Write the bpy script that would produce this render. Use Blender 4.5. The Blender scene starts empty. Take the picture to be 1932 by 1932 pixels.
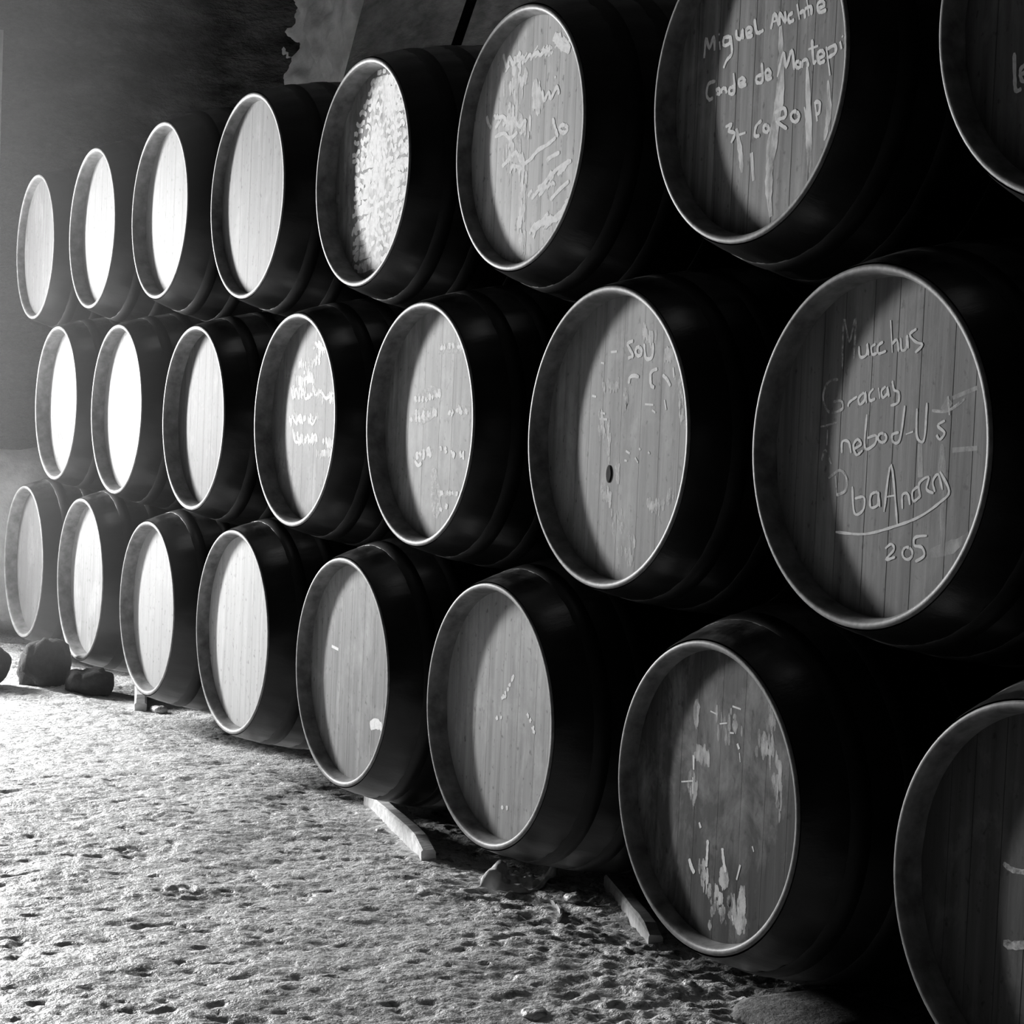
import bpy, math, random
import numpy as np
from mathutils import Matrix, Vector

random.seed(7)
scn = bpy.context.scene
C = scn.collection
R_ = math.radians

# ------------------------------------------------------------------ camera
F_PX = 3472.07
CAM = np.array([9.30779, -2.38429, 1.38062])
YAW, PITCH, ROLL = 1.061195, -0.0504436, 0.0420921
fwd = np.array([-math.sin(YAW)*math.cos(PITCH), math.cos(YAW)*math.cos(PITCH), math.sin(PITCH)])
rgt = np.array([math.cos(YAW), math.sin(YAW), 0.0])
upv = np.cross(rgt, fwd)
rgt, upv = rgt*math.cos(ROLL)+upv*math.sin(ROLL), -rgt*math.sin(ROLL)+upv*math.cos(ROLL)
cam_d = bpy.data.cameras.new('camera')
cam_d.sensor_width = 36.0
cam_d.lens = F_PX*36.0/1932.0
cam_d.clip_start = 0.05
cam = bpy.data.objects.new('camera', cam_d)
C.objects.link(cam)
cam.matrix_world = Matrix(((rgt[0], upv[0], -fwd[0], CAM[0]), (rgt[1], upv[1], -fwd[1], CAM[1]),
                           (rgt[2], upv[2], -fwd[2], CAM[2]), (0, 0, 0, 1)))
scn.camera = cam

def ray(px, py):
    return fwd + rgt*((px-966.0)/F_PX) - upv*((py-966.0)/F_PX)
def on_y(px, py, y):
    d = ray(px, py); return CAM + d*((y-CAM[1])/d[1])
def on_z(px, py, z):
    d = ray(px, py); return CAM + d*((z-CAM[2])/d[2])

# ------------------------------------------------------------------ world, daylight, exposure
END_X, BACK_Y, FLOOR_Z = -1.40, 1.82, 0.075
WIN_Y, WIN_Z, WIN_W, WIN_H = -1.76, 1.66, 0.32, 1.60      # the tall narrow window in the end wall
w = bpy.data.worlds.new('cellar_dark'); scn.world = w
w.use_nodes = True
w.node_tree.nodes['Background'].inputs[0].default_value = (1, 1, 1, 1)
w.node_tree.nodes['Background'].inputs[1].default_value = 0.0
ld = bpy.data.lights.new('window_left_offscreen', 'AREA')
ld.shape = 'RECTANGLE'; ld.size = WIN_W; ld.size_y = WIN_H; ld.energy = 1010.0
lo = bpy.data.objects.new('window_left_offscreen', ld); C.objects.link(lo)
lo.location = (END_X-0.12, WIN_Y, WIN_Z)
lo.rotation_euler = (R_(90), 0, R_(-90+6))
scn.view_settings.view_transform = 'Standard'
scn.view_settings.look = 'None'
scn.view_settings.gamma = 1.0
scn.view_settings.use_curve_mapping = False
scn.view_settings.exposure = 0.0

# ------------------------------------------------------------------ numpy noise
def vnoise(x, y, seed=0):
    xi = np.floor(x).astype(np.int64); yi = np.floor(y).astype(np.int64)
    fx = x-xi; fy = y-yi
    fx = fx*fx*(3-2*fx); fy = fy*fy*(3-2*fy)
    def h(a, b):
        n = (a*374761393 + b*668265263 + seed*362437) & 0xffffffff
        n = ((n ^ (n >> 13))*1274126177) & 0xffffffff
        n = n ^ (n >> 16)
        return (n & 0xffff)/65535.0
    a = h(xi, yi); b = h(xi+1, yi); c = h(xi, yi+1); d = h(xi+1, yi+1)
    return (a*(1-fx)+b*fx)*(1-fy)+(c*(1-fx)+d*fx)*fy
def fbm(x, y, oct_=4, seed=0):
    s = 0; a = 0.5; t = 0
    for k in range(oct_):
        s = s+a*vnoise(x, y, seed+k*17); t += a; a *= 0.5; x = x*2.03+3.1; y = y*2.03+7.7
    return s/t

# ------------------------------------------------------------------ materials
def newmat(name):
    m = bpy.data.materials.new(name); m.use_nodes = True
    nt = m.node_tree; b = nt.nodes['Principled BSDF']
    return m, nt, b
def node(nt, typ, **kw):
    n = nt.nodes.new(typ)
    for k, v in kw.items(): setattr(n, k, v)
    return n
def ramp(nt, src, p0, v0, p1, v1):
    r = node(nt, 'ShaderNodeMapRange'); r.clamp = True
    r.inputs['From Min'].default_value = p0; r.inputs['From Max'].default_value = p1
    r.inputs['To Min'].default_value = v0; r.inputs['To Max'].default_value = v1
    nt.links.new(src, r.inputs['Value']); return r.outputs['Result']
def coords(nt, scale, rot=(0, 0, 0), loc=(0, 0, 0)):
    tc = node(nt, 'ShaderNodeTexCoord'); mp = node(nt, 'ShaderNodeMapping')
    mp.inputs['Scale'].default_value = scale; mp.inputs['Rotation'].default_value = rot
    mp.inputs['Location'].default_value = loc
    nt.links.new(tc.outputs['Object'], mp.inputs['Vector']); return mp.outputs['Vector']
def noise(nt, vec, scale=1.0, detail=4.0, rough=0.55, dist=0.0):
    n = node(nt, 'ShaderNodeTexNoise'); n.inputs['Scale'].default_value = scale
    n.inputs['Detail'].default_value = detail; n.inputs['Roughness'].default_value = rough
    n.inputs['Distortion'].default_value = dist
    nt.links.new(vec, n.inputs['Vector']); return n.outputs['Fac']
def math_(nt, op, a, b):
    n = node(nt, 'ShaderNodeMath', operation=op)
    for i, v in enumerate((a, b)):
        if isinstance(v, (int, float)): n.inputs[i].default_value = v
        else: nt.links.new(v, n.inputs[i])
    return n.outputs[0]
def grey(nt, val, bsdf):
    c = node(nt, 'ShaderNodeCombineColor')
    for i in range(3): nt.links.new(val, c.inputs[i])
    nt.links.new(c.outputs[0], bsdf.inputs['Base Color'])
def bump(nt, h, bsdf, strength, dist):
    b = node(nt, 'ShaderNodeBump'); b.inputs['Strength'].default_value = strength
    b.inputs['Distance'].default_value = dist
    nt.links.new(h, b.inputs['Height']); nt.links.new(b.outputs[0], bsdf.inputs['Normal'])

def plain(name, v, rough=0.6, var=0.3, scale=12, spec=0.4, bstr=0.3, bdist=0.004, stretch=(1, 1, 1)):
    m, nt, b = newmat(name)
    vec = coords(nt, stretch)
    n = noise(nt, vec, scale, 6, 0.6)
    grey(nt, ramp(nt, n, 0.3, v*(1-var), 0.7, v*(1+var)), b)
    b.inputs['Roughness'].default_value = rough
    b.inputs['Specular IOR Level'].default_value = spec
    n2 = noise(nt, vec, scale*3.1, 5, 0.65)
    bump(nt, n2, b, bstr, bdist)
    return m

MAT_BODY = plain('black_painted_staves', 0.008, 0.35, 0.5, 6, 0.42, 0.25, 0.003, (3, 0.6, 3))
nt = MAT_BODY.node_tree; bb = nt.nodes['Principled BSDF']
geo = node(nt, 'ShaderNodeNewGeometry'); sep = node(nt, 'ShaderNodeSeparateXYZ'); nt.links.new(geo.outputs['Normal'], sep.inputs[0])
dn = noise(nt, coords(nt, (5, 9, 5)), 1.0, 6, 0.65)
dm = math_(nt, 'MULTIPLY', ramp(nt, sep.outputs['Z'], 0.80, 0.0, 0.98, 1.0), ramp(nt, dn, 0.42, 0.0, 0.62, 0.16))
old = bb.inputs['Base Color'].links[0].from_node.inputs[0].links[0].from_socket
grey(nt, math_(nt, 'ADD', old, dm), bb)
MAT_HOOP = plain('dark_iron_hoop', 0.010, 0.5, 0.5, 14, 0.25, 0.2, 0.002)
MAT_CHIME = plain('worn_oak_chime', 0.18, 0.52, 0.5, 22, 0.3, 0.35, 0.002)
MAT_TIMBER = plain('pale_timber', 0.66, 0.75, 0.3, 9, 0.25, 0.4, 0.004, (4, 1, 4))
MAT_STONE = plain('rough_stone', 0.20, 0.85, 0.5, 22, 0.2, 0.8, 0.012)
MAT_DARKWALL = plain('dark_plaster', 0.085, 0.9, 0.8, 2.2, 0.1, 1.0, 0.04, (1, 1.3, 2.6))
MAT_PILASTER = plain('grey_plaster', 0.28, 0.9, 0.4, 4, 0.1, 0.6, 0.012)
MAT_BOULDER = plain('dark_boulder', 0.05, 0.9, 0.4, 12, 0.1, 0.6, 0.01)
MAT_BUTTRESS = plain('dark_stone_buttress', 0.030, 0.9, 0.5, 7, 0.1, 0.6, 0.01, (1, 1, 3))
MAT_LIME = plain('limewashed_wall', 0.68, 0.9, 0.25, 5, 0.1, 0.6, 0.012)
MAT_CEIL = plain('dark_ceiling', 0.05, 0.9, 0.3, 3, 0.1, 0.5, 0.01)
MAT_PAPER = plain('pale_sacking', 0.78, 0.9, 0.2, 20, 0.1, 0.3, 0.003)

# earth floor
MAT_FLOOR, nt, b = newmat('trodden_earth')
v1 = coords(nt, (1, 1, 1))
n1 = noise(nt, v1, 3.0, 8, 0.62)
n2 = noise(nt, coords(nt, (26, 19, 19)), 1.0, 6, 0.6)
n3 = noise(nt, coords(nt, (62, 46, 46)), 1.0, 4, 0.6)
a = ramp(nt, n1, 0.3, 0.62, 0.7, 0.82)
s = ramp(nt, n2, 0.31, 0.32, 0.46, 1.0)
t = ramp(nt, n3, 0.33, 0.30, 0.46, 1.0)
grey(nt, math_(nt, 'MULTIPLY', math_(nt, 'MULTIPLY', a, s), t), b)
b.inputs['Roughness'].default_value = 0.48
b.inputs['Specular IOR Level'].default_value = 1.0
n4 = noise(nt, coords(nt, (130, 110, 110)), 1.0, 4, 0.6)
bump(nt, math_(nt, 'ADD', math_(nt, 'MULTIPLY', n4, 0.35), math_(nt, 'ADD', n2, math_(nt, 'MULTIPLY', n3, 0.7))), b, 0.9, 0.014)

# chalk
MAT_CHALK, nt, b = newmat('white_chalk')
n = noise(nt, coords(nt, (1, 1, 1)), 90, 3, 0.6)
grey(nt, ramp(nt, n, 0.25, 0.7, 0.55, 0.95), b)
b.inputs['Roughness'].default_value = 0.95; b.inputs['Specular IOR Level'].default_value = 0.05
def dusty(name, lo_, hi_, sc, top=1.0):
    m, nt, b = newmat(name)
    b.inputs['Base Color'].default_value = (0.92, 0.92, 0.92, 1)
    b.inputs['Roughness'].default_value = 0.95; b.inputs['Specular IOR Level'].default_value = 0.05
    n = noise(nt, coords(nt, sc), 1.0, 5, 0.65)
    nt.links.new(ramp(nt, n, lo_, 0.0, hi_, top), b.inputs['Alpha'])
    return m
MAT_FAINT = dusty('faint_chalk', 0.30, 0.75, (60, 60, 60))
MAT_SMEAR = dusty('smeared_chalk_and_sheen', 0.26, 0.56, (26, 26, 9))

MAT_VEIL = dusty('chalk_veil', 0.34, 0.66, (30, 30, 10), 0.55)
MAT_LIMESPLASH = dusty('lime_splash', 0.36, 0.60, (22, 22, 12), 0.75)

def head_mat(name, base, streak, dust, rough, seed):
    """painted head boards: grey paint, vertical streaks, old chalk dust"""
    m, nt, b = newmat(name)
    v = coords(nt, (34, 6, 1.6), loc=(seed*3.7, seed, seed*1.3))
    n = noise(nt, v, 1.0, 6, 0.6, 0.3)
    v2 = coords(nt, (9, 9, 5), loc=(seed*1.9, seed, seed*2.3))
    n2_ = noise(nt, v2, 1.0, 8, 0.66, 0.4)
    val = ramp(nt, n, 0.28, base*(1-streak), 0.72, base*(1+streak))
    d = ramp(nt, n2_, 0.56-0.12*dust, 0.0, 0.74, 0.30*dust)
    val = math_(nt, 'ADD', val, d)
    sp = noise(nt, coords(nt, (60, 20, 40), loc=(seed, 0, 0)), 1.0, 3, 0.5)
    val = math_(nt, 'MULTIPLY', val, ramp(nt, sp, 0.27, 0.45, 0.38, 1.0))
    grey(nt, val, b)
    b.inputs['Roughness'].default_value = rough+0.15
    b.inputs['Specular IOR Level'].default_value = 0.15
    bump(nt, math_(nt, 'ADD', n, math_(nt, 'MULTIPLY', n2_, 0.5)), b, 0.18, 0.004)
    return m

# ------------------------------------------------------------------ mesh helpers
def mesh_obj(name, verts, faces, mat, parent=None, smooth=False):
    me = bpy.data.meshes.new(name)
    me.from_pydata([tuple(map(float, v)) for v in verts], [], faces)
    me.materials.append(mat); me.update()
    if smooth: me.polygons.foreach_set('use_smooth', [True]*len(me.polygons))
    o = bpy.data.objects.new(name, me); C.objects.link(o)
    if parent: o.parent = parent
    return o
def struct(o): o['kind'] = 'structure'; return o
def tag(o, label, cat, group=None):
    o['label'] = label; o['category'] = cat
    if group: o['group'] = group
    return o
def grid(name, us, vs, fn, mat, smooth=True, skip=None):
    nu, nv = len(us), len(vs)
    U, V = np.meshgrid(us, vs, indexing='ij')
    P = np.stack(fn(U, V), -1).reshape(-1, 3)
    i, j = np.meshgrid(np.arange(nu-1), np.arange(nv-1), indexing='ij')
    q = np.stack([i*nv+j, (i+1)*nv+j, (i+1)*nv+j+1, i*nv+j+1], -1).reshape(-1, 4)
    if skip is not None:
        uc = (us[:-1]+us[1:])/2; vc = (vs[:-1]+vs[1:])/2
        keep = ~skip(uc[i], vc[j]).reshape(-1); q = q[keep]
    me = bpy.data.meshes.new(name)
    me.vertices.add(len(P)); me.vertices.foreach_set('co', P.astype(np.float32).ravel())
    me.loops.add(q.size); me.loops.foreach_set('vertex_index', q.astype(np.int32).ravel())
    me.polygons.add(len(q))
    me.polygons.foreach_set('loop_start', np.arange(0, q.size, 4, dtype=np.int32))
    me.polygons.foreach_set('use_smooth', np.full(len(q), smooth))
    me.materials.append(mat); me.update(calc_edges=True); me.validate()
    o = bpy.data.objects.new(name, me); C.objects.link(o); return o
def lathe(profile, n, mod=None):
    """profile (r, y) revolved about Y; returns verts, faces"""
    vs, fs = [], []
    for (r, y) in profile:
        for k in range(n):
            t = 2*math.pi*k/n
            rr = r if mod is None else r+mod(k, y)
            vs.append((rr*math.cos(t), y, rr*math.sin(t)))
    for a in range(len(profile)-1):
        for k in range(n):
            k2 = (k+1) % n
            fs.append((a*n+k, (a+1)*n+k, (a+1)*n+k2, a*n+k2))
    return vs, fs
def box(x0, x1, y0, y1, z0, z1):
    v = [(x, y, z) for x in (x0, x1) for y in (y0, y1) for z in (z0, z1)]
    f = [(0, 1, 3, 2), (4, 6, 7, 5), (0, 4, 5, 1), (2, 3, 7, 6), (0, 2, 6, 4), (1, 5, 7, 3)]
    return v, f

# ------------------------------------------------------------------ the cellar
def soil(x, y):
    # looser, coarser earth (relief only) along the foot of the stack
    e = y+0.30*(x-4.5)-0.12+0.35*(fbm(x*2.2, y*2.2, 3, 91)-0.5)
    s_ = np.clip(e/0.35+0.5, 0, 1)*np.clip((x-2.2)/2.0, 0, 1)
    return s_
def floor_h(x, y):
    h = FLOOR_Z + 0.035*(fbm(x*0.9, y*0.9, 3, 5)-0.5)
    h = h + 0.024*(fbm(x*5.0, y*4.0, 3, 11)-0.5)
    k = 0.6+0.8*np.minimum(soil(x, y), 1)
    h = h + 0.020*k*(np.clip(fbm(x*24, y*19, 3, 23), 0.2, 0.65)-0.5)
    bl = np.abs(fbm(x*44, y*40, 2, 37)-0.5)*2
    h = h + 0.011*k*np.clip(bl, 0, 0.5)
    h = h - 0.08*np.clip(0.27-fbm(x*33+4, y*24, 2, 31), 0, 0.12)
    h = np.where((y > -0.1), h - 0.02*np.clip((y+0.1)/0.3, 0, 1), h)
    return h
fx = np.concatenate([np.arange(END_X-0.15, -0.6, 0.04), np.arange(-0.6, 3.0, 0.016), np.arange(3.0, 6.9, 0.0095), np.arange(6.9, 11.2, 0.08)])
fy = np.concatenate([np.arange(-4.6, -1.62, 0.08), np.arange(-1.62, 0.75, 0.0105), np.arange(0.75, BACK_Y+0.1, 0.06)])
floor = struct(grid('floor', fx, fy, lambda u, v: (u, v, floor_h(u, v)), MAT_FLOOR))

# end wall with the window opening
def end_fn(u, v):
    d = 0.22*(fbm(u*0.9+3, v*0.9, 3, 41)-0.5)+0.10*(fbm(u*3.1+v*1.6, v*5-u*2.2, 4, 43)-0.5)+0.03*(fbm(u*12, v*12, 3, 47)-0.5)
    near = np.exp(-(((u-WIN_Y)/0.5)**2))
    # rounded inner corner towards the back wall
    cr = np.clip((u-1.35)/0.7, 0, 1)
    return (END_X + d*(1-0.8*near) + 0.45*cr**2, u, v)
ey = np.concatenate([np.array([-4.6, -4.0, -3.4, -2.8, -2.4]), np.linspace(WIN_Y-WIN_W/2, WIN_Y+WIN_W/2, 3), np.arange(-1.5, BACK_Y+0.06, 0.03)])
ez = np.concatenate([np.array([-0.05, 0.4]), np.linspace(0.9, WIN_Z-WIN_H/2, 3)[:0], np.array([WIN_Z-WIN_H/2]), np.arange(1.0, WIN_Z+WIN_H/2-0.02, 0.03), np.array([WIN_Z+WIN_H/2]), np.arange(2.58, 4.6, 0.03)])
ez = np.unique(np.round(ez, 4))
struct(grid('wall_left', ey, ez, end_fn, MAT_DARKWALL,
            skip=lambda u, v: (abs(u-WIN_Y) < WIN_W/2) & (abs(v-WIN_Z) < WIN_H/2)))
# shallow limewashed pilaster beside the window
v_, f_ = box(END_X-0.05, END_X+0.24, -0.55, 0.10, 0.0, 3.42)
struct(mesh_obj('trim_4', v_, f_, MAT_PILASTER))
# window reveal
wy0, wy1, wz0, wz1 = WIN_Y-WIN_W/2, WIN_Y+WIN_W/2, WIN_Z-WIN_H/2, WIN_Z+WIN_H/2
V, Fc = [], []
for (a, b_) in (((wy0, wz0), (wy1, wz0)), ((wy1, wz0), (wy1, wz1)), ((wy1, wz1), (wy0, wz1)), ((wy0, wz1), (wy0, wz0))):
    k = len(V)
    V += [(END_X-0.13, a[0], a[1]), (END_X+0.05, a[0], a[1]), (END_X+0.05, b_[0], b_[1]), (END_X-0.13, b_[0], b_[1])]
    Fc.append((k, k+1, k+2, k+3))
struct(mesh_obj('window_1', V, Fc, MAT_LIME))

# back wall behind the stack
def back_fn(u, v):
    s_ = u*0.75+v*0.65; t_ = -u*0.65+v*0.75
    d = 0.16*(fbm(u*1.2, v*1.2, 3, 61)-0.5) + 0.16*(np.clip(fbm(s_*11, t_*3.6, 3, 63), 0.2, 0.6)-0.5) + 0.04*(fbm(u*14, v*14, 3, 67)-0.5)
    return (u, BACK_Y + d, v)
bx_ = np.concatenate([np.arange(END_X-0.1, 2.2, 0.025), np.arange(2.2, 11.3, 0.2)])
bz_ = np.concatenate([np.array([-0.05, 0.6, 1.2, 1.8]), np.arange(2.3, 4.6, 0.025)])
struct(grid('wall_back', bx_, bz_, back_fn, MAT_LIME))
# slanting masonry buttresses on the back wall
def slant(name, pts, y0, y1, mat):
    n = len(pts); V = [(p[0], y0, p[1]) for p in pts]+[(p[0], y1, p[1]) for p in pts]
    F_ = [tuple(range(n)), tuple(range(2*n-1, n-1, -1))]+[(i, i+n, (i+1) % n+n, (i+1) % n) for i in range(n)]
    return struct(mesh_obj(name, V, F_, mat))
YB = 1.52
pa, pb = on_y(652, 132, YB), on_y(690, -12, YB)
pc, pd = on_y(846, 100, YB), on_y(884, -12, YB)
def ext_line(p, q, z):
    t = (z-p[2])/(q[2]-p[2]); return (p[0]+(q[0]-p[0])*t, z)
A = [ext_line(pa, pb, 2.3), ext_line(pa, pb, 3.5), (ext_line(pa, pb, 3.5)[0]+0.9, 4.55), (ext_line(pc, pd, 3.5)[0]+0.9, 4.55), ext_line(pc, pd, 3.5), ext_line(pc, pd, 2.3)]
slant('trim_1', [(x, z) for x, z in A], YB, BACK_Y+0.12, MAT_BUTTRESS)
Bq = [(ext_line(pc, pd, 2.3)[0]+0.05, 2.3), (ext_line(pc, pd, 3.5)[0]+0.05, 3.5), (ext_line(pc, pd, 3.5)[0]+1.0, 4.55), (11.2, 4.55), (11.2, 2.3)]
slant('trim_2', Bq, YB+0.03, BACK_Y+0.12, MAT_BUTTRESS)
v_, f_ = box(END_X-0.2, 11.2, -4.6, BACK_Y+0.2, 4.5, 4.6)
struct(mesh_obj('ceiling', v_, f_, MAT_CEIL))

# ------------------------------------------------------------------ casks
LEN = 1.26
# row, X, Z, Y of the rim, rim radius, recess depth of the head
CASKS = {
 'T1': (0.000, 2.142, 0.008, .361, .035), 'T2': (0.999, 2.165, .006, .363, .056), 'T3': (1.995, 2.167, -.005, .358, .055),
 'T4': (2.990, 2.141, -.007, .368, .037), 'T5': (3.984, 2.130, -.005, .355, .062), 'T6': (4.980, 2.126, -.001, .350, .037),
 'T7': (5.984, 2.141, .007, .355, .046), 'T8': (6.970, 2.160, 0.0, .360, .046),
 'M1': (.4795, 1.365, .005, .370, .062), 'M2': (1.475, 1.350, -.001, .368, .053), 'M3': (2.471, 1.332, 0.0, .357, .059),
 'M4': (3.4705, 1.346, .009, .363, .0585), 'M5': (4.463, 1.354, -.008, .357, .054), 'M6': (5.467, 1.3445, .007, .372, .048),
 'M7': (6.457, 1.3545, -.006, .3615, .048), 'M8': (7.452, 1.352, 0.0, .361, .048),
 'B1': (-.018, .555, -.001, .385, .060), 'B2': (.977, .561, .005, .3726, .060), 'B3': (1.974, .538, .001, .3586, .053),
 'B4': (2.971, .561, -.001, .373, .044), 'B5': (3.967, .5545, -.004, .364, .045), 'B6': (4.958, .575, -.009, .360, .0535),
 'B7': (5.960, .554, .003, .350, .040), 'B8': (6.959, .563, .006, .359, .052),
}
# belly radii: as fat as their neighbours allow
keys = list(CASKS)
bel = {k: 0.480 for k in keys}
for _ in range(300):
    for i, a in enumerate(keys):
        for b_ in keys[i+1:]:
            d = math.hypot(CASKS[a][0]-CASKS[b_][0], CASKS[a][1]-CASKS[b_][1])
            ov = bel[a]+bel[b_]-d
            if ov > 0: bel[a] -= ov*0.51; bel[b_] -= ov*0.51
# name: base grey, streak, dust, roughness
HEADS = {
 'T1': (0.11, .2, .2, .5), 'T2': (0.16, .1, .2, .5), 'T3': (0.21, .12, .3, .5), 'T4': (0.15, .25, .2, .5), 'T5': (0.16, .3, .8, .5),
 'T6': (0.42, .3, .5, .5), 'T7': (0.20, .6, .4, .42), 'T8': (.13, .4, .3, .45),
 'M1': (0.17, .12, .2, .5), 'M2': (0.21, .08, .2, .5), 'M3': (0.07, .45, .25, .5), 'M4': (0.13, .3, .5, .5), 'M5': (0.22, .35, .5, .5),
 'M6': (0.24, .35, .5, .5), 'M7': (.19, .45, .3, .45), 'M8': (.16, .4, .3, .5),
 'B1': (0.10, .15, .2, .5), 'B2': (0.20, .25, .4, .5), 'B3': (0.27, .12, .2, .5), 'B4': (0.38, .18, .2, .5), 'B5': (0.23, .35, .5, .5),
 'B6': (0.29, .3, .5, .5), 'B7': (0.06, .5, .7, .5), 'B8': (.08, .4, .3, .5),
}
LABELS = {
 'T1': 'small grey-headed cask of the top row standing closest to the end wall',
 'T2': 'white-headed cask of the top row, second from the end wall',
 'T3': 'white-headed cask of the top row, third from the end wall',
 'T4': 'plain pale grey cask of the top row beside the one covered in scribbles',
 'T5': 'top row cask whose head is covered all over in dense chalk scribbles',
 'T6': 'top row cask with smeared chalk words and a long white drip',
 'T7': 'top row cask with three large slanting lines of chalk handwriting',
 'T8': 'dark top row cask showing only the first chalk letters, beside the large handwriting',
 'M1': 'white-headed cask of the middle row standing closest to the end wall',
 'M2': 'brightest white-headed cask of the middle row, second from the end wall',
 'M3': 'middle row cask with a pale head of vertical wood streaks',
 'M4': 'middle row cask with thick horizontal patches of white chalk on its head',
 'M5': 'middle row cask with small speckled lines of chalk on a grey head',
 'M6': 'middle row cask with a dark bung hole and drip marks on its head',
 'M7': 'middle row cask with chalk thanks and an underlined signature on dark boards',
 'M8': 'dark cask ending the middle row, next to the one with the underlined signature',
 'B1': 'hazy grey-headed cask of the bottom row standing closest to the end wall',
 'B2': 'bottom row cask with mottled grey head, second from the end wall',
 'B3': 'bottom row cask with plain pale head, third from the end wall',
 'B4': 'bottom row cask with pale head and faint vertical grain, fourth from the end wall',
 'B5': 'bottom row cask with cloudy grey head and one white fleck at its edge',
 'B6': 'bottom row cask with a grey speckled head beside the torn sacking on the ground',
 'B7': 'bottom row cask with white splashes and runs at the foot of its head',
 'B8': 'bottom row cask almost wholly in shadow next to the rough stone block',
}
ROOT = {}; HEADPART = {}
def rad_at(y, R, Rb):
    t = (y-LEN/2)/(LEN/2); return R+(Rb-R)*(1-t*t)**0.85 if abs(t) < 1 else R
def make_cask(key):
    X, Z, Y, R, dep = CASKS[key]; Rb = bel[key]
    e = bpy.data.objects.new('wine_cask', None); C.objects.link(e)
    e.empty_display_size = 0.2
    e.location = (X, Y, Z-Rb)
    tag(e, LABELS[key], 'cask', 'stacked casks')
    ROOT[key] = e
    off = Rb
    def put(name, vs, fs, mat, smooth=False, par=e):
        return mesh_obj(name, [(v[0], v[1], v[2]+off) for v in vs], fs, mat, par, smooth)
    # staves: 30, four columns each, joints slightly recessed
    ys = [0.0045, 0.02, 0.06, 0.12, 0.2, 0.3, 0.42, 0.55, 0.63, 0.71, 0.84, 0.96, 1.06, 1.14, 1.20, LEN]
    prof = [(rad_at(y, R, Rb), y) for y in ys]
    vs, fs = lathe(prof, 120, lambda k, y: -0.0022 if (k % 4 == 0 and y > 0.03) else 0.0)
    k0 = len(vs); vs.append((0, LEN-0.03, 0))
    base = (len(prof)-1)*120
    for k in range(120): fs.append((base+k, k0, base+(k+1) % 120))
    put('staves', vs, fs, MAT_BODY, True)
    # chime: the worn rim round the head
    rng = random.Random(key)
    ph = [rng.uniform(0, 6.28) for _ in range(5)]
    def wob(k, y):
        t = 2*math.pi*k/96
        return 0.0011*(math.sin(3*t+ph[0])+math.sin(7*t+ph[1])+math.sin(13*t+ph[2])) if 0.0001 <= y < 0.0001 else 0
    prof = [(R-0.0002, 0.0045), (R-0.0012, 0.0018), (R-0.0032, 0.0003), (R-0.006, -0.0006), (R-0.0115, 0.0), (R-0.0155, 0.003), (R-0.0185, 0.010), (R-0.0240, dep+0.006)]
    vs, fs = lathe(prof, 96, wob)
    put('chime', vs, fs, MAT_CHIME, True)
    # hoops
    for (y0, y1) in ((0.10, 0.145), (0.22, 0.265), (0.37, 0.42), (0.84, 0.89), (1.025, 1.07), (1.175, 1.225)):
        p = [(rad_at(y0, R, Rb)-0.001, y0), (rad_at(y0, R, Rb)+0.0016, y0+0.001), (rad_at((y0+y1)/2, R, Rb)+0.0018, (y0+y1)/2), (rad_at(y1, R, Rb)+0.0016, y1-0.001), (rad_at(y1, R, Rb)-0.001, y1)]
        vs, fs = lathe(p, 64); put('hoop', vs, fs, MAT_HOOP, True)
    # head boards
    hb = HEADS[key]
    hv = [(0, dep+0.0245, 0)]+[((R-0.024)*math.cos(2*math.pi*i/48), dep+0.0245, (R-0.024)*math.sin(2*math.pi*i/48)) for i in range(48)]
    head = put('head', hv, [(0, 1+i, 1+(i+1) % 48) for i in range(48)], MAT_BODY)
    HEADPART[key] = head
    mat = head_mat('head_paint_'+key, hb[0], hb[1], hb[2], hb[3], len(ROOT)*1.37)
    rh = R-0.0225
    bev = 0.0010 if key in ('M7', 'T7', 'T8', 'B8', 'M8') else 0.0005
    nb = 9 if key in ('M7', 'T7', 'M6', 'M3', 'T8', 'B8') else rng.choice((7, 8))
    ws = [rng.uniform(0.8, 1.25) for _ in range(nb)]; tot = sum(ws)
    x = -rh
    for i in range(nb):
        x2 = min(rh, x+2*rh*ws[i]/tot) if i < nb-1 else rh
        def outline(a, b2, r, m=7):
            top = []; bot = []
            for q in range(m):
                xx = a+(b2-a)*q/(m-1); zz = math.sqrt(max(r*r-xx*xx, 1e-6))
                top.append((xx, zz)); bot.append((xx, -zz))
            return bot+top[::-1]
        pr = 0.0
        o1 = outline(x+bev, x2-bev, rh-0.001); o0 = outline(x+0.0003, x2-0.0003, rh)
        n = len(o1)
        vs = [(p[0], dep+pr, p[1]) for p in o1]+[(p[0], dep+pr+bev*1.3, p[1]) for p in o0]+[(p[0], dep+0.024, p[1]) for p in o0]
        fs = [tuple(range(n))]
        for L_ in (0, 1):
            for q in range(n):
                q2 = (q+1) % n; fs.append((L_*n+q, (L_+1)*n+q, (L_+1)*n+q2, L_*n+q2))
        put('head_board', vs, fs, mat, False, head)
        x = x2
    return e
for k in keys: make_cask(k)

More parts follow.
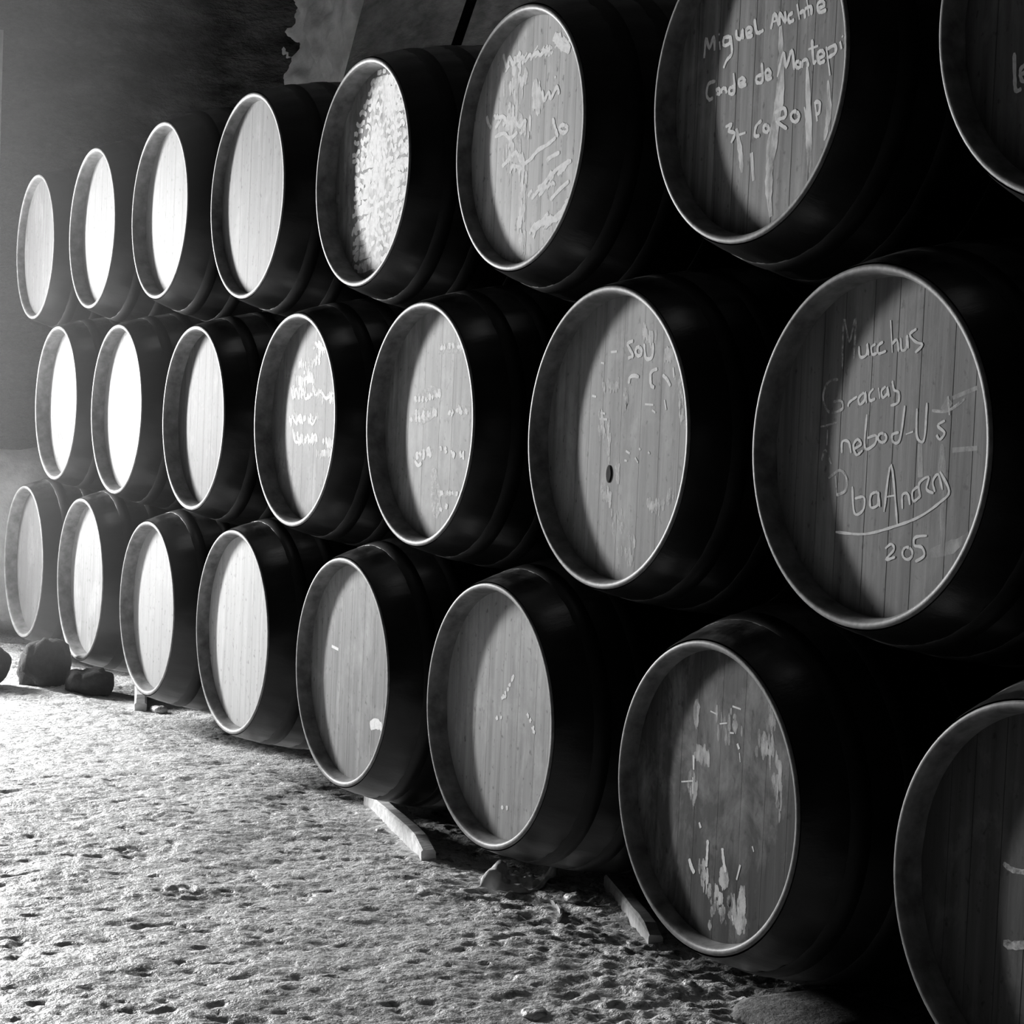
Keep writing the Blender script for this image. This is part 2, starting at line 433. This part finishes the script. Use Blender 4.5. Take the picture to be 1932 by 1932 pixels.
# ------------------------------------------------------------------ chalk marks, traced on the head planes
def catmull(pts, sub=5):
    if len(pts) < 3: return pts
    P = [pts[0]]+list(pts)+[pts[-1]]; out = []
    for i in range(1, len(P)-2):
        p0, p1, p2, p3 = map(np.array, (P[i-1], P[i], P[i+1], P[i+2]))
        for s_ in range(sub):
            t = s_/sub
            out.append(0.5*((2*p1)+(-p0+p2)*t+(2*p0-5*p1+4*p2-p3)*t*t+(-p0+3*p1-3*p2+p3)*t**3))
    out.append(np.array(P[-2])); return out
def chalk(key, strokes, org, sc, wid, mat=MAT_CHALK, name='chalk_stroke', label='white chalk stroke of the handwriting', lift=0.0004, smooth=True, stuff=False):
    """strokes in pixels of an enlarged photo crop (origin org, scale sc), laid on the head of a cask"""
    X, Z, Y, R, dep = CASKS[key]; rh = R-0.030
    vs, fs = [], []; rng = random.Random(key+name)
    yl = Y+dep-lift
    soft = 'smear' in name or 'splash' in name or 'stain' in name
    for si, st in enumerate(strokes):
        wd = wid
        if isinstance(st, tuple): wd, st = st
        loc = []
        for (a, b_) in st:
            p = on_y(org[0]+a/sc, org[1]+b_/sc, yl)
            loc.append((p[0]-X, p[2]-Z))
        loc = [np.array(q) for q in (catmull(loc) if smooth else loc)]
        run = []; zj = rng.uniform(0, 0.0003)
        def flush(run, vs=vs, fs=fs):
            if len(run) < 2: return
            k = len(vs)
            for i, q in enumerate(run):
                d = run[min(i+1, len(run)-1)]-run[max(i-1, 0)]
                L_ = np.hypot(*d)+1e-9; nrm = np.array([-d[1], d[0]])/L_
                h = wd*0.5*rng.uniform(0.78, 1.2)
                if soft: h *= 0.3+0.8*math.sin(math.pi*(i+0.4)/(len(run)-0.2))
                elif i in (0, len(run)-1): h *= 0.6
                for s_ in (1, -1):
                    v = q+nrm*h*s_
                    vs.append((v[0], dep-lift-zj-i*0.000008, v[1]+bel[key]))
            for i in range(len(run)-1):
                fs.append((k+2*i, k+2*i+1, k+2*i+3, k+2*i+2))
        for q in loc:
            if np.hypot(*q) < rh: run.append(q)
            else: flush(run); run = []
        flush(run)
        if vs and not stuff:
            o = mesh_obj(name, vs, fs, mat, HEADPART[key]); o['label'] = label
            vs, fs = [], []
    if vs:
        o = mesh_obj(name, vs, fs, mat, HEADPART[key]); o['label'] = label; o['kind'] = 'stuff'
def circ(x, y, r, ry=None, n=8):
    ry = ry or r
    return [(x+r*math.cos(2*math.pi*i/n-1.2), y+ry*math.sin(2*math.pi*i/n-1.2)) for i in range(n+1)]

def hatch(key, paths, org, sc, n, wid, mat, name, label, ln=60, slope=0.0):
    """rubbed or run marks: many short strokes around the given paths (x, y, spread)"""
    rg = random.Random(key+name+str(n)); st_ = []
    for path in paths:
        for _ in range(n):
            i = rg.randrange(len(path)-1) if len(path) > 1 else 0
            t = rg.random(); a_, b_ = path[i], path[min(i+1, len(path)-1)]
            x = a_[0]+(b_[0]-a_[0])*t; y = a_[1]+(b_[1]-a_[1])*t; sp = a_[2]+(b_[2]-a_[2])*t
            x += rg.gauss(0, 0.45)*sp; y += rg.gauss(0, 0.45)*sp*1.3; L_ = ln*rg.uniform(0.4, 1.3)
            st_.append((wid*rg.uniform(0.5, 1.4), [(x, y-L_/2), (x+slope*L_*0.5+rg.uniform(-3, 3), y), (x+slope*L_, y+L_/2)]))
    chalk(key, st_, org, sc, wid, mat, name, label, 0.0003, True, True)
c1 = ((1200, 0), 2.639)
chalk('T7', [
 [(340,290),(350,192),(366,240),(388,182),(392,252)], [(416,206),(419,248)], [(412,168),(416,174)],
 [(468,182),(438,190),(438,226),(466,214),(469,180),(478,262),(452,300),(436,340)],
 [(500,148),(502,186),(522,192),(530,150),(534,196)], [(550,168),(576,156),(568,136),(550,150),(556,184),(582,176)],
 [(590,94),(602,162),(636,150)], [(672,146),(690,68),(712,130)], [(680,110),(706,100)], [(716,126),(716,66),(744,110),(742,56)],
 [(782,62),(760,80),(764,110),(788,98)], [(802,20),(814,98)], [(814,66),(836,56),(842,92)], [(850,-6),(862,80)], [(840,46),(870,34),(874,76)],
 [(905,42),(938,28),(926,4),(904,24),(914,60),(948,50)],
 [(396,404),(362,418),(352,470),(366,496),(384,486)], [(398,452),(412,440),(418,466),(402,466)], [(426,466),(428,444),(444,440),(452,464)],
 [(488,430),(466,442),(468,466),(490,456),(486,364)], [(510,418),(542,406),(530,388),(512,402),(520,430),(550,420)],
 [(628,372),(602,382),(602,410),(630,402),(626,312)], [(646,382),(670,370),(660,346),(645,360),(654,396),(678,386)],
 [(704,384),(734,262),(748,334),(776,250),(788,348)], circ(808,322,13,16), [(828,338),(830,306),(850,298),(858,334)],
 [(876,196),(884,306),(898,300)], [(858,246),(908,228)], [(906,292),(936,276),(926,252),(906,268),(914,312),(942,302)],
 [(948,232),(966,376)], [(950,246),(990,226),(992,262),(958,286)], [(1016,206),(1024,244)], [(1026,178),(1030,184)],
 [(446,632),(476,620),(462,652),(492,664),(474,712)], [(512,672),(546,660)],
 [(626,600),(598,628),(592,676),(616,674)], circ(648,640,13,18), [(690,558),(704,646)], [(690,562),(736,538),(744,580),(702,602),(752,642)],
 circ(792,580,20,26), [(838,532),(850,612)], [(890,506),(902,604)], [(890,508),(914,512),(912,560),(894,570)],
], *c1, 0.0085)
chalk('T7', [(0.030, [(720,130),(722,300),(716,480),(690,640),(668,800),(662,960),(672,1080)]), (0.018, [(852,330),(858,520),(862,760),(864,860)]), (0.016, [(956,400),(960,560),(938,700)]),  # reflected window light on the boards, painted as pale vertical streaks
             (0.016, [(500,640),(520,760),(528,860)]), (0.014, [(575,760),(585,900)])], *c1, 0.02, MAT_SMEAR, 'chalk_smear', 'pale vertical streak of window sheen painted on the boards', 0.0002)
chalk('T8', [[(1884,262),(1886,380),(1892,450),(1920,442)], [(1912,372),(1950,352),(1938,326),(1914,350),(1924,404),(1955,392)], [(1980,250),(1990,400)]], *c1, 0.0085)

c5 = ((1380, 460), 2.542)
chalk('M7', [
 [(612,490),(618,542),(648,532),(652,480),(658,536)], [(692,480),(672,496),(676,530),(698,524)], [(728,470),(704,490),(706,526),(742,514)],
 [(764,366),(772,522)], [(770,482),(794,460),(802,518)], [(812,450),(816,508),(838,500),(842,440),(848,502)], [(888,408),(856,436),(884,470),(916,484),(882,522)],
 [(560,782),(566,760),(604,732)], [(636,712),(610,740),(616,770),(638,750),(642,712),(648,764)], [(682,694),(662,720),(666,752),(690,742)], [(706,690),(712,744)],
 [(740,684),(720,706),(726,738),(748,716),(748,686),(756,734)], [(772,656),(780,700),(802,712),(800,760),(764,776)],
 [(530,1004),(532,950),(562,950),(574,1004)], [(588,984),(622,962),(606,938),(586,966),(600,1012),(630,990)], [(650,818),(640,976),(686,962),(694,920),(652,932)],
 circ(724,930,20,22), [(804,904),(772,916),(776,950),(808,938),(832,776)], [(836,914),(872,900)],
 [(890,790),(888,910),(904,946),(926,930),(938,762)], [(1024,848),(990,872),(1022,906),(1000,938),(984,916)],
 [(580,1164),(590,1292),(632,1276),(636,1216),(592,1222)], [(702,1190),(670,1204),(668,1262),(702,1252),(704,1190),(712,1262)],
 [(732,1286),(766,1060),(796,1348)], [(742,1214),(788,1206)], [(820,1272),(820,1206),(846,1200),(856,1252)], [(894,1164),(868,1190),(874,1234),(906,1210)],
 [(906,1216),(900,1150),(946,1118),(936,1176),(970,1196)], [(976,1190),(966,1140),(992,1106),(1012,1180)],
 [(1000,1092),(1044,1186),(1000,1240),(900,1310),(780,1356),(640,1392),(500,1382)],
 [(738,1462),(766,1440),(780,1466),(742,1514),(786,1502)], circ(844,1484,24,30), [(938,1400),(882,1408),(878,1446),(914,1456),(924,1496),(882,1524)],
], *c5, 0.0058)
chalk('M7', [[(532,604),(540,362),(566,470),(596,356),(588,550)], [(512,650),(464,664),(440,736),(468,806),(530,794),(528,754),(490,758)],
             [(428,878),(506,858)], [(462,872),(458,966)], [(434,1040),(450,990),(480,1056)], [(498,1112),(506,1204)], [(466,1124),(520,1086),(552,1124),(546,1184),(504,1206)],
             [(962,800),(1040,800),(1118,744)], [(1040,730),(1046,822)]], *c5, 0.0058, MAT_FAINT, 'faint_lettering', 'worn faint chalk letters')
chalk('M7', [(0.022, [(930,1492),(1060,1452),(1152,1388)]), (0.034, [(1020,760),(1046,790)]), (0.012, [(1060,990),(1180,980)]), (0.010, [(1060,740),(1180,690)]),
             (0.020, [(1010,960),(1012,1150),(1016,1440)]), (0.016, [(905,960),(906,1120)])], *c5, 0.02, MAT_VEIL, 'chalk_smear', 'chalk dust rubbed across the boards', 0.0002)

c2 = ((800, 0), 3.45)
chalk('T6', [
 [(516,352),(540,440),(556,372),(584,426),(592,366)], [(606,400),(640,372),(660,396),(690,356),(700,392)], [(704,362),(740,340),(756,360),(790,330),(826,318)],
 (0.026, [(846,232),(868,262),(900,300),(952,322)]), (0.020, [(884,212),(892,260)]),
 [(770,588),(782,654),(812,600),(826,640),(866,566),(880,616)], [(852,496),(858,508)],
 [(408,756),(420,806),(438,834)], [(472,770),(520,762),(548,812),(580,770),(620,822),(660,786),(652,850)], [(462,892),(520,868),(560,900),(610,860)],
 [(838,768),(856,840),(872,890)], circ(908,838,26,26), [(508,1084),(560,1030),(600,992),(640,1062),(690,1040),(740,980),(800,944),(860,894)],
 [(796,1044),(840,1014),(884,992)], [(560,1130),(580,1080),(640,1100)],
 [(700,1296),(760,1220),(820,1150),(880,1090),(960,1046)], [(740,1220),(790,1190),(830,1110)], [(822,1304),(880,1236),(944,1180)],
 (0.020, [(700,1500),(780,1440),(860,1420),(940,1324)]), (0.016, [(710,1550),(730,1490)]), (0.014, [(790,1490),(830,1440)]), [(700,1300),(715,1260)],
], *c2, 0.012)
hatch('T6', [[(640,1080,26),(642,1240,22),(636,1420,24),(640,1640,18)], [(600,470,70),(600,560,70),(620,690,80)], [(560,800,70),(640,790,60)], [(570,960,50),(620,1090,50)], [(730,560,22),(735,690,22)]],
      *c2, 42, 0.012, MAT_SMEAR, 'chalk_smear', 'thick white smear of rubbed chalk', 90)
hatch('T6', [[(560,400,30),(700,370,24),(830,320,26)], [(480,780,30),(650,810,40)], [(720,1290,30),(950,1060,26)], [(700,1520,30),(940,1340,34)], [(880,240,30),(940,310,26)]],
      *c2, 22, 0.011, MAT_CHALK, 'chalk_scribble', 'blurred white chalk words', 40, -0.6)
c3 = ((380, 60), 3.45)
rng5 = random.Random(55); st = []
for row in range(22):
    y0 = 330+row*58+rng5.uniform(-8, 8); x = 985+rng5.uniform(-6, 18)
    if row < 6: x += (6-row)*24
    while x < 1352:
        L_ = rng5.uniform(22, 62); pts = []; n_ = max(3, int(L_/9))
        for q in range(n_): pts.append((x+L_*q/(n_-1), y0-(x+L_*q/(n_-1)-985)*0.42+rng5.uniform(-22, 22)))
        st.append(pts); x += L_+rng5.uniform(3, 16)
chalk('T5', [(0.05, [(1000+40*max(0, 5-q), 420+q*95), (1120, 360+q*95), (1240, 310+q*95), (1350, 270+q*95)]) for q in range(13)], *c3, 0.05, MAT_SMEAR, 'chalk_smear', 'wide band of rubbed white chalk', 0.0002)
chalk('T5', st, *c3, 0.015, name='chalk_scribble', label='dense rows of white chalk scribble', stuff=True)

c7 = ((450, 560), 3.864)
hatch('M4', [[(420,490,24),(520,480,26),(590,460,24)], [(390,700,26),(440,690,36),(510,710,36)], [(530,690,30),(600,710,34),(700,745,30)], [(500,560,30),(530,600,30)], [(400,880,26),(450,890,34),(570,890,28)],
             [(400,990,26),(450,1040,36),(500,1040,34),(570,1050,30)], [(640,1060,26),(690,1070,22)], [(570,350,24),(610,370,24)], [(430,610,26),(470,620,24)], [(580,1145,12),(680,1140,10)]],
      *c7, 30, 0.013, MAT_SMEAR, 'chalk_smear', 'broad patches of rubbed white chalk', 50)
chalk('M4', [[(384,660),(400,740),(420,670),(440,750)], [(455,670),(465,745)], [(490,660),(485,740),(520,730)], [(560,720),(600,690),(640,740),(690,700)],
             [(390,860),(420,920),(450,860),(470,930)], [(510,880),(540,930),(570,870)], [(396,960),(410,1050),(440,1060)], [(500,1000),(530,1060),(560,1000),(575,1060)], [(640,1020),(650,1100)]], *c7, 0.011)
def specks(rng, x0, y0, x1, y1, n, h):
    o = []
    for i in range(n):
        t = (i+rng.random()*0.7)/n; x = x0+(x1-x0)*t; y = y0+(y1-y0)*t
        o.append([(x+rng.uniform(-8, 8), y+rng.uniform(-h, h)) for _ in range(4)])
    return o
r5 = random.Random(3)
chalk('M5', specks(r5,1290,760,1480,690,8,26)+specks(r5,1260,880,1460,850,9,38)+specks(r5,1530,850,1690,820,6,22)+specks(r5,1290,1160,1420,1130,5,40)+specks(r5,1470,1110,1660,1170,6,30)
      +specks(r5,1480,1440,1600,1430,5,14)+specks(r5,1470,370,1640,360,6,22)+specks(r5,1470,1540,1530,1530,2,16)+[[(1285,1196),(1310,1230),(1335,1210)]], *c7, 0.0125, name='chalk_scribble', label='small broken lines of white chalk', stuff=True)
chalk('M5', [(0.035, [(1290,760),(1380,705),(1480,690)]), (0.045, [(1262,890),(1340,870),(1450,830)]), (0.03, [(1600,820),(1690,830)]), (0.03, [(1300,1150),(1420,1130)]), (0.02, [(1480,1440),(1600,1436)]), (0.06, [(1420,1250),(1440,1450),(1440,1620)]), (0.04, [(1460,380),(1640,370)])],
      *c7, 0.03, MAT_FAINT, 'chalk_smear', 'thin veil of chalk dust', 0.0002)
c6 = ((960, 520), 3.116)
chalk('M6', [[(732,384),(700,400),(716,440),(730,470),(702,486)], circ(764,446,18,26), [(796,400),(806,484),(842,478),(848,396)], [(600,450),(636,446)], [(542,512),(562,516)],
             [(706,636),(712,600),(736,588),(766,596)], [(874,548),(836,570),(836,640),(856,658)], [(904,584),(930,610),(950,650)], [(966,540),(972,600)], [(800,756),(850,760)], [(842,790),(862,806)], [(916,730),(924,790)],
             [(490,706),(514,712)], [(540,806),(566,812)], [(536,842),(580,846)], [(688,1030),(712,1046)], [(766,1014),(774,1026)], [(742,1070),(760,1100)], [(820,1036),(828,1048)], [(680,1086),(696,1090)]], *c6, 0.0095)
hatch('M6', [[(588,850,8),(588,960,9),(590,1090,10)], [(550,640,26),(640,648,22)], [(690,664,10),(690,780,8)], [(560,1240,22),(590,1320,22)], [(640,1110,12),(640,1200,10)], [(620,1400,34),(660,1480,40),(720,1560,34)], [(680,1600,34),(720,1680,34)],
             [(930,440,26),(960,480,20)], [(830,1350,22),(900,1340,18)], [(945,1310,24),(955,1290,20)], [(540,820,20),(560,950,20)], [(800,330,30),(840,380,30)], [(1000,600,16),(1030,900,18)]],
      *c6, 24, 0.007, MAT_LIMESPLASH, 'chalk_smear', 'white drips and rubbed chalk', 60)
MAT_HOLE = plain('near_black_disc', 0.015, 0.8, 0.2, 12, 0.1)  # even near-black colour of the disc that marks the tap hole
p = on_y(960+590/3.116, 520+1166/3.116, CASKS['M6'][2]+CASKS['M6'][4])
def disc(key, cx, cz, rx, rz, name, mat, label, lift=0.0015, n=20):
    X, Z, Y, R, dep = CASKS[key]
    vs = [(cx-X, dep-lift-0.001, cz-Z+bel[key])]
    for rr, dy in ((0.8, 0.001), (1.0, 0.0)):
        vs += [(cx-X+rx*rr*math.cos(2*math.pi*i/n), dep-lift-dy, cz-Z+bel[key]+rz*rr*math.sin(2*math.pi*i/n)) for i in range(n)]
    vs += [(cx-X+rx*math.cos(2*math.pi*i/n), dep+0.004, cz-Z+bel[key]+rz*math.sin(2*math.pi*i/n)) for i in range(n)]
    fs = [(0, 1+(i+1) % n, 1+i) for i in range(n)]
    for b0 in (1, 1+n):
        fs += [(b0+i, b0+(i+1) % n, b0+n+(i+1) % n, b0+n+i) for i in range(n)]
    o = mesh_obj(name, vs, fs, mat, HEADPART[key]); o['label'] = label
disc('M6', p[0], p[2], 0.013, 0.022, 'bung', MAT_HOLE, 'near-black disc at the tap hole')

c8 = ((1120, 1160), 2.84)
chalk('B7', [(0.010, [(612,1206),(608,1290),(604,1350)]), (0.010, [(690,1250),(694,1300),(706,1380)]), (0.012, [(512,1306),(524,1350),(540,1384)]), (0.010, [(786,1340),(766,1420)]), (0.013, [(536,752),(536,830)]), (0.006, [(470,894),(530,890)]), (0.006, [(532,870),(532,960)]),
             (0.012, [(566,1112),(574,1142)]), (0.006, [(626,516),(664,534)]), (0.006, [(744,490),(790,506)]), (0.006, [(676,584),(716,580)]), (0.008, [(730,632),(752,634)]), (0.011, [(770,690),(780,720)]), (0.006, [(782,740),(786,790)]),
             (0.007, [(850,1240),(858,1270)]), (0.008, [(742,1610),(746,1640)])], *c8, 0.008, name='paint_run', label='white runs and flecks of lime')
hatch('B7', [[(585,1370,36),(612,1450,50),(650,1550,60),(700,1650,60)], [(695,1390,24),(705,1430,24)], [(740,1530,34),(760,1620,44),(810,1660,30)], [(796,1480,14),(800,1600,14)]],
      *c8, 40, 0.010, MAT_LIMESPLASH, 'lime_splash', 'white splash of lime at the foot of the head', 70)
hatch('B7', [[(548,470,14),(550,580,16)], [(890,630,40),(930,700,44),(960,750,40)], [(980,780,36),(990,900,36),(992,1060,36)], [(945,520,22),(950,600,22)], [(560,760,40),(620,750,30)], [(520,860,20),(535,1000,16)], [(700,560,60),(740,640,60)]],
      *c8, 26, 0.009, MAT_VEIL, 'lime_stain', 'pale worn lime stains', 80)
c9 = ((520, 1020), 3.116)
chalk('B6', specks(r5,1330,930,1400,800,5,20)+specks(r5,1480,1020,1530,1150,4,18)+specks(r5,1320,1570,1380,1570,2,12)+specks(r5,1290,1040,1340,1040,2,10), *c9, 0.009, name='lime_fleck', label='small white flecks', stuff=True)
chalk('B5', [(0.03, [(556,1090),(590,1076),(625,1096)]), (0.02, [(330,620),(370,640)])], *c9, 0.02, name='lime_fleck', label='white fleck at the edge of the head')
c10 = ((1500, 1260), 2.875)
chalk('B8', [(0.010, [(1130,1060),(1180,1096),(1260,1110)]), (0.016, [(1130,1490),(1180,1506),(1260,1500)])], *c10, 0.01, MAT_FAINT, 'chalk_mark', 'two faint horizontal chalk strokes')

# ------------------------------------------------------------------ things on the ground
def prism_between(name, p, q, wid, th, mat, roll=0.0, taper=1.0):
    """a hewn bar from p to q (its top edge), slightly irregular"""
    p = np.array(p); q = np.array(q); d = (q-p)/np.linalg.norm(q-p)
    side = np.cross(d, [0, 0, 1]); side /= np.linalg.norm(side); nr = np.cross(side, d)
    side, nr = side*math.cos(roll)+nr*math.sin(roll), nr*math.cos(roll)-side*math.sin(roll)
    rng = random.Random(name+str(p[0])); V, F_ = [], []; n = 7
    o = p.copy()
    for i in range(n):
        t = i/(n-1); c = p+(q-p)*t; ww = wid*(1+(taper-1)*t); tt = th*(1+(taper-1)*t)
        for (s_, h_) in ((0.5, 0), (0.42, 0.12), (-0.42, 0.12), (-0.5, 0), (-0.5, -1), (0.5, -1)):
            v = c+side*ww*(s_+rng.uniform(-.06, .06))+nr*tt*(h_+rng.uniform(-.08, .08)); V.append(v-o)
    for i in range(n-1):
        for k in range(6): F_.append((i*6+k, i*6+(k+1) % 6, (i+1)*6+(k+1) % 6, (i+1)*6+k))
    F_.append((5, 4, 3, 2, 1, 0)); F_.append(tuple((n-1)*6+k for k in range(6)))
    ob = mesh_obj(name, V, F_, mat); ob.location = o; return ob
def ground(px, py, dz=0.0):
    p = on_z(px, py, FLOOR_Z+dz)
    return p
def plank(p, q, h0, h1, th, label):
    p = np.array(p, float); q = np.array(q, float); d = (q-p)/np.linalg.norm(q-p); sd_ = np.array([-d[1], d[0]])
    V, F_ = [], []; n = 9; rg = random.Random(str(p))
    for i in range(n):
        t = i/(n-1); c = p+(q-p)*t; h = (h0+(h1-h0)*t)*(1 if i < n-2 else (0.92 if i == n-2 else 0.35)); z0 = fz(*c)-0.012-FLOOR_Z
        for (s_, z) in ((0, z0), (0, h-0.006), (0.12, h), (0.85, h*0.97), (1, h-0.008), (1, z0)):
            e = c+sd_*th*s_+sd_*rg.uniform(-.0015, .0015)
            V.append((e[0]-p[0], e[1]-p[1], z+rg.uniform(-.0015, .0015)))
    for i in range(n-1):
        for k in range(6): F_.append((i*6+k, (i+1)*6+k, (i+1)*6+(k+1) % 6, i*6+(k+1) % 6))
    F_.append((0, 1, 2, 3, 4, 5)); F_.append(tuple((n-1)*6+k for k in (5, 4, 3, 2, 1, 0)))
    o = mesh_obj('timber_wedge', V, F_, MAT_TIMBER); o.location = (p[0], p[1], FLOOR_Z)
    return tag(o, label, 'wedge', 'timber wedges under the casks')
def fz(x, y): return float(floor_h(np.array(x), np.array(y)))
plank((3.66, 0.24), (4.47, 0.06), 0.022, 0.046, 0.045, 'broad pale split timber wedge beneath the cask with cloudy grey head')
plank((4.92, 0.42), (5.46, 0.215), 0.02, 0.026, 0.04, 'thin timber wedge on the ground beside the lime-splashed cask')
plank((1.24, 0.20), (1.66, 0.07), 0.06, 0.05, 0.05, 'hazy timber wedge under the third cask from the end wall')
def rock(name, c, size, mat, seed, label, cat, group=None, n=18, m=12, sq=0.6, rough=0.2):
    V, F_ = [], []
    rng = random.Random(seed); ph = [rng.uniform(0, 9) for _ in range(4)]
    for j in range(m+1):
        b_ = -math.pi/2+math.pi*j/m
        for i in range(n):
            a_ = 2*math.pi*i/n
            def sg(v): return math.copysign(abs(v)**sq, v)
            x = sg(math.cos(b_))*sg(math.cos(a_)); y = sg(math.cos(b_))*sg(math.sin(a_)); z = sg(math.sin(b_))
            k = 1+rough*(float(fbm(np.array(x*2.1+ph[0]+z), np.array(y*2.1+ph[1]-z*0.7), 3, seed))-0.5)*2
            V.append((x*size[0]*k, y*size[1]*k, (z*k+1)*size[2]))
    for j in range(m):
        for i in range(n):
            i2 = (i+1) % n; F_.append((j*n+i, j*n+i2, (j+1)*n+i2, (j+1)*n+i))
    o = mesh_obj(name, V, F_, mat, None, True); o.location = c
    return tag(o, label, cat, group)
rock('boulder', (0.98, -0.14, fz(.98, -.14)-0.02), (0.10, 0.12, 0.11), MAT_BOULDER, 11, 'round dark boulder on the ground before the second bottom cask from the end wall', 'stone', 'boulders by the bottom row', 36, 22, 0.8, 0.42)
rock('boulder', (0.93, -0.47, fz(.93, -.47)-0.02), (0.10, 0.15, 0.10), MAT_BOULDER, 12, 'low dark boulder lying away from the casks at the hazy end of the lane', 'stone', 'boulders by the bottom row', 36, 22, 0.7, 0.42)
rock('boulder', (1.20, 0.0, fz(1.20, .0)-0.02), (0.09, 0.09, 0.062), MAT_BOULDER, 13, 'dark boulder wedged under the stack beside a hazy timber wedge', 'stone', 'boulders by the bottom row', 36, 22, 0.7, 0.42)
g = on_z(1500, 1880, FLOOR_Z+0.06)
rock('stone_block', (6.13, 0.23, fz(6.1, 0.2)-0.03), (0.14, 0.17, 0.034), MAT_STONE, 5, 'rough pitted stone block on the ground between the last two bottom casks', 'stone', sq=0.45)

# torn sacking lying in front of the speckled cask
def rag():
    far = [on_z(a, b_, FLOOR_Z) for a, b_ in ((930, 1634), (965, 1650), (1010, 1650), (1056, 1630))]
    near = [on_z(a, b_, FLOOR_Z) for a, b_ in ((903, 1674), (960, 1676), (1010, 1672), (1050, 1652))]
    o = near[0]; V, F_ = [], []; nu, nv = 26, 9
    for i in range(nu):
        t = i/(nu-1)*2.999; k = int(t); t -= k
        A_ = far[k]*(1-t)+far[min(k+1, 3)]*t; B_ = near[k]*(1-t)+near[min(k+1, 3)]*t
        for j in range(nv):
            v = j/(nv-1); p = B_*(1-v)+A_*v
            n_ = float(fbm(np.array(i*0.42), np.array(j*0.55), 3, 5)); u = i/(nu-1)
            h = 0.006+0.030*n_*n_ + 0.034*math.exp(-((u-0.10)/0.09)**2) + 0.030*math.exp(-((u-0.93)/0.07)**2)
            if j == 0: h *= 0.45
            V.append((p[0]-o[0]+0.012*(n_-.5), p[1]-o[1]+0.012*(n_-.5), fz(p[0], p[1])-FLOOR_Z+h))
    for i in range(nu-1):
        for j in range(nv-1): F_.append((i*nv+j, (i+1)*nv+j, (i+1)*nv+j+1, i*nv+j+1))
    ob = mesh_obj('sacking', V, F_, MAT_PAPER, None, True); ob.location = (o[0], o[1], FLOOR_Z)
    m = ob.modifiers.new('sol', 'SOLIDIFY'); m.thickness = 0.004
    return tag(ob, 'torn piece of pale sacking crumpled on the earth floor', 'sacking')
rag()
def strip(name, pts, h, label, cat):
    ws = [on_z(a, b_, FLOOR_Z+0.01) for a, b_ in pts]; ws = catmull([tuple(q) for q in ws], 6)
    o = ws[0]; V, F_ = [], []
    for i, q in enumerate(ws):
        d = ws[min(i+1, len(ws)-1)]-ws[max(i-1, 0)]; nn = np.array([-d[1], d[0], 0]); nn = nn/np.linalg.norm(nn)*0.003
        zb = fz(q[0], q[1])-0.004
        for s_, z in ((1, zb), (1, zb+h), (-1, zb+h), (-1, zb)):
            V.append((q[0]-o[0]+nn[0]*s_, q[1]-o[1]+nn[1]*s_, z-FLOOR_Z))
    for i in range(len(ws)-1):
        for k in range(4): F_.append((i*4+k, i*4+(k+1) % 4, (i+1)*4+(k+1) % 4, (i+1)*4+k))
    F_.append((3, 2, 1, 0)); k = 4*(len(ws)-1); F_.append((k, k+1, k+2, k+3))
    ob = mesh_obj(name, V, F_, MAT_TIMBER); ob.location = (o[0], o[1], FLOOR_Z); return tag(ob, label, cat)
strip('willow_strip', [(1020, 1686), (1040, 1690), (1054, 1700), (1059, 1712), (1054, 1722)], 0.016, 'bent strip of split willow curling beside the sacking', 'strip')
# clods and pebbles on the earth
spots = [(718,1560,.014,'tiny pale clod of earth beside the broad split timber wedge'), (820,1560,.016,'pale clod of earth between the broad wedge and the speckled cask'),
         (1195,1768,.015,'pale clod of earth at the tip of the thin timber wedge'), (1085,1690,.03,'dark clod of earth behind the curling willow strip'),
         (300,1335,.04,'flat clod of earth in front of the third bottom cask'), (1010,1915,.03,'large pale clod lying alone in the open lane'),
         (1300,1860,.014,'small pale clod of earth beside the rough stone block')]
for i, (a, b_, s_, lab) in enumerate(spots):
    g = ground(a, b_); rg = random.Random(i)
    rock('earth_clod', (g[0], g[1], fz(g[0], g[1])-s_*0.25), (s_*rg.uniform(.8, 1.3), s_*rg.uniform(.7, 1.1), s_*0.45), MAT_FLOOR, 100+i,
         lab, 'clod', 'clods of earth on the floor', 16, 10, 0.8, 0.35)
# limewashed masonry bench at the foot of the end wall
bench = rock('trim_3', (END_X+0.30, 0.55, FLOOR_Z-0.02), (0.32, 0.75, 0.50), MAT_LIME, 77, 'rounded limewashed masonry bench at the foot of the end wall', 'bench', None, 40, 24, 0.5)
struct(bench)

# ------------------------------------------------------------------ dusty air of the cellar
v_, f_ = box(-0.88, 2.8, -3.0, -0.03, 0.30, 4.2)
hz = mesh_obj('haze', v_, f_, MAT_CEIL)
mh = bpy.data.materials.new('dusty_air'); mh.use_nodes = True
nt = mh.node_tree; nt.nodes.clear()
out = node(nt, 'ShaderNodeOutputMaterial'); vs_ = node(nt, 'ShaderNodeVolumeScatter')
vs_.inputs['Color'].default_value = (1, 1, 1, 1); vs_.inputs['Density'].default_value = 0.017; vs_.inputs['Anisotropy'].default_value = 0.45
nt.links.new(vs_.outputs[0], out.inputs['Volume'])
hz.data.materials.clear(); hz.data.materials.append(mh)
hz['kind'] = 'stuff'; hz['label'] = 'thin dusty haze filling the air of the cellar'; hz['category'] = 'haze'
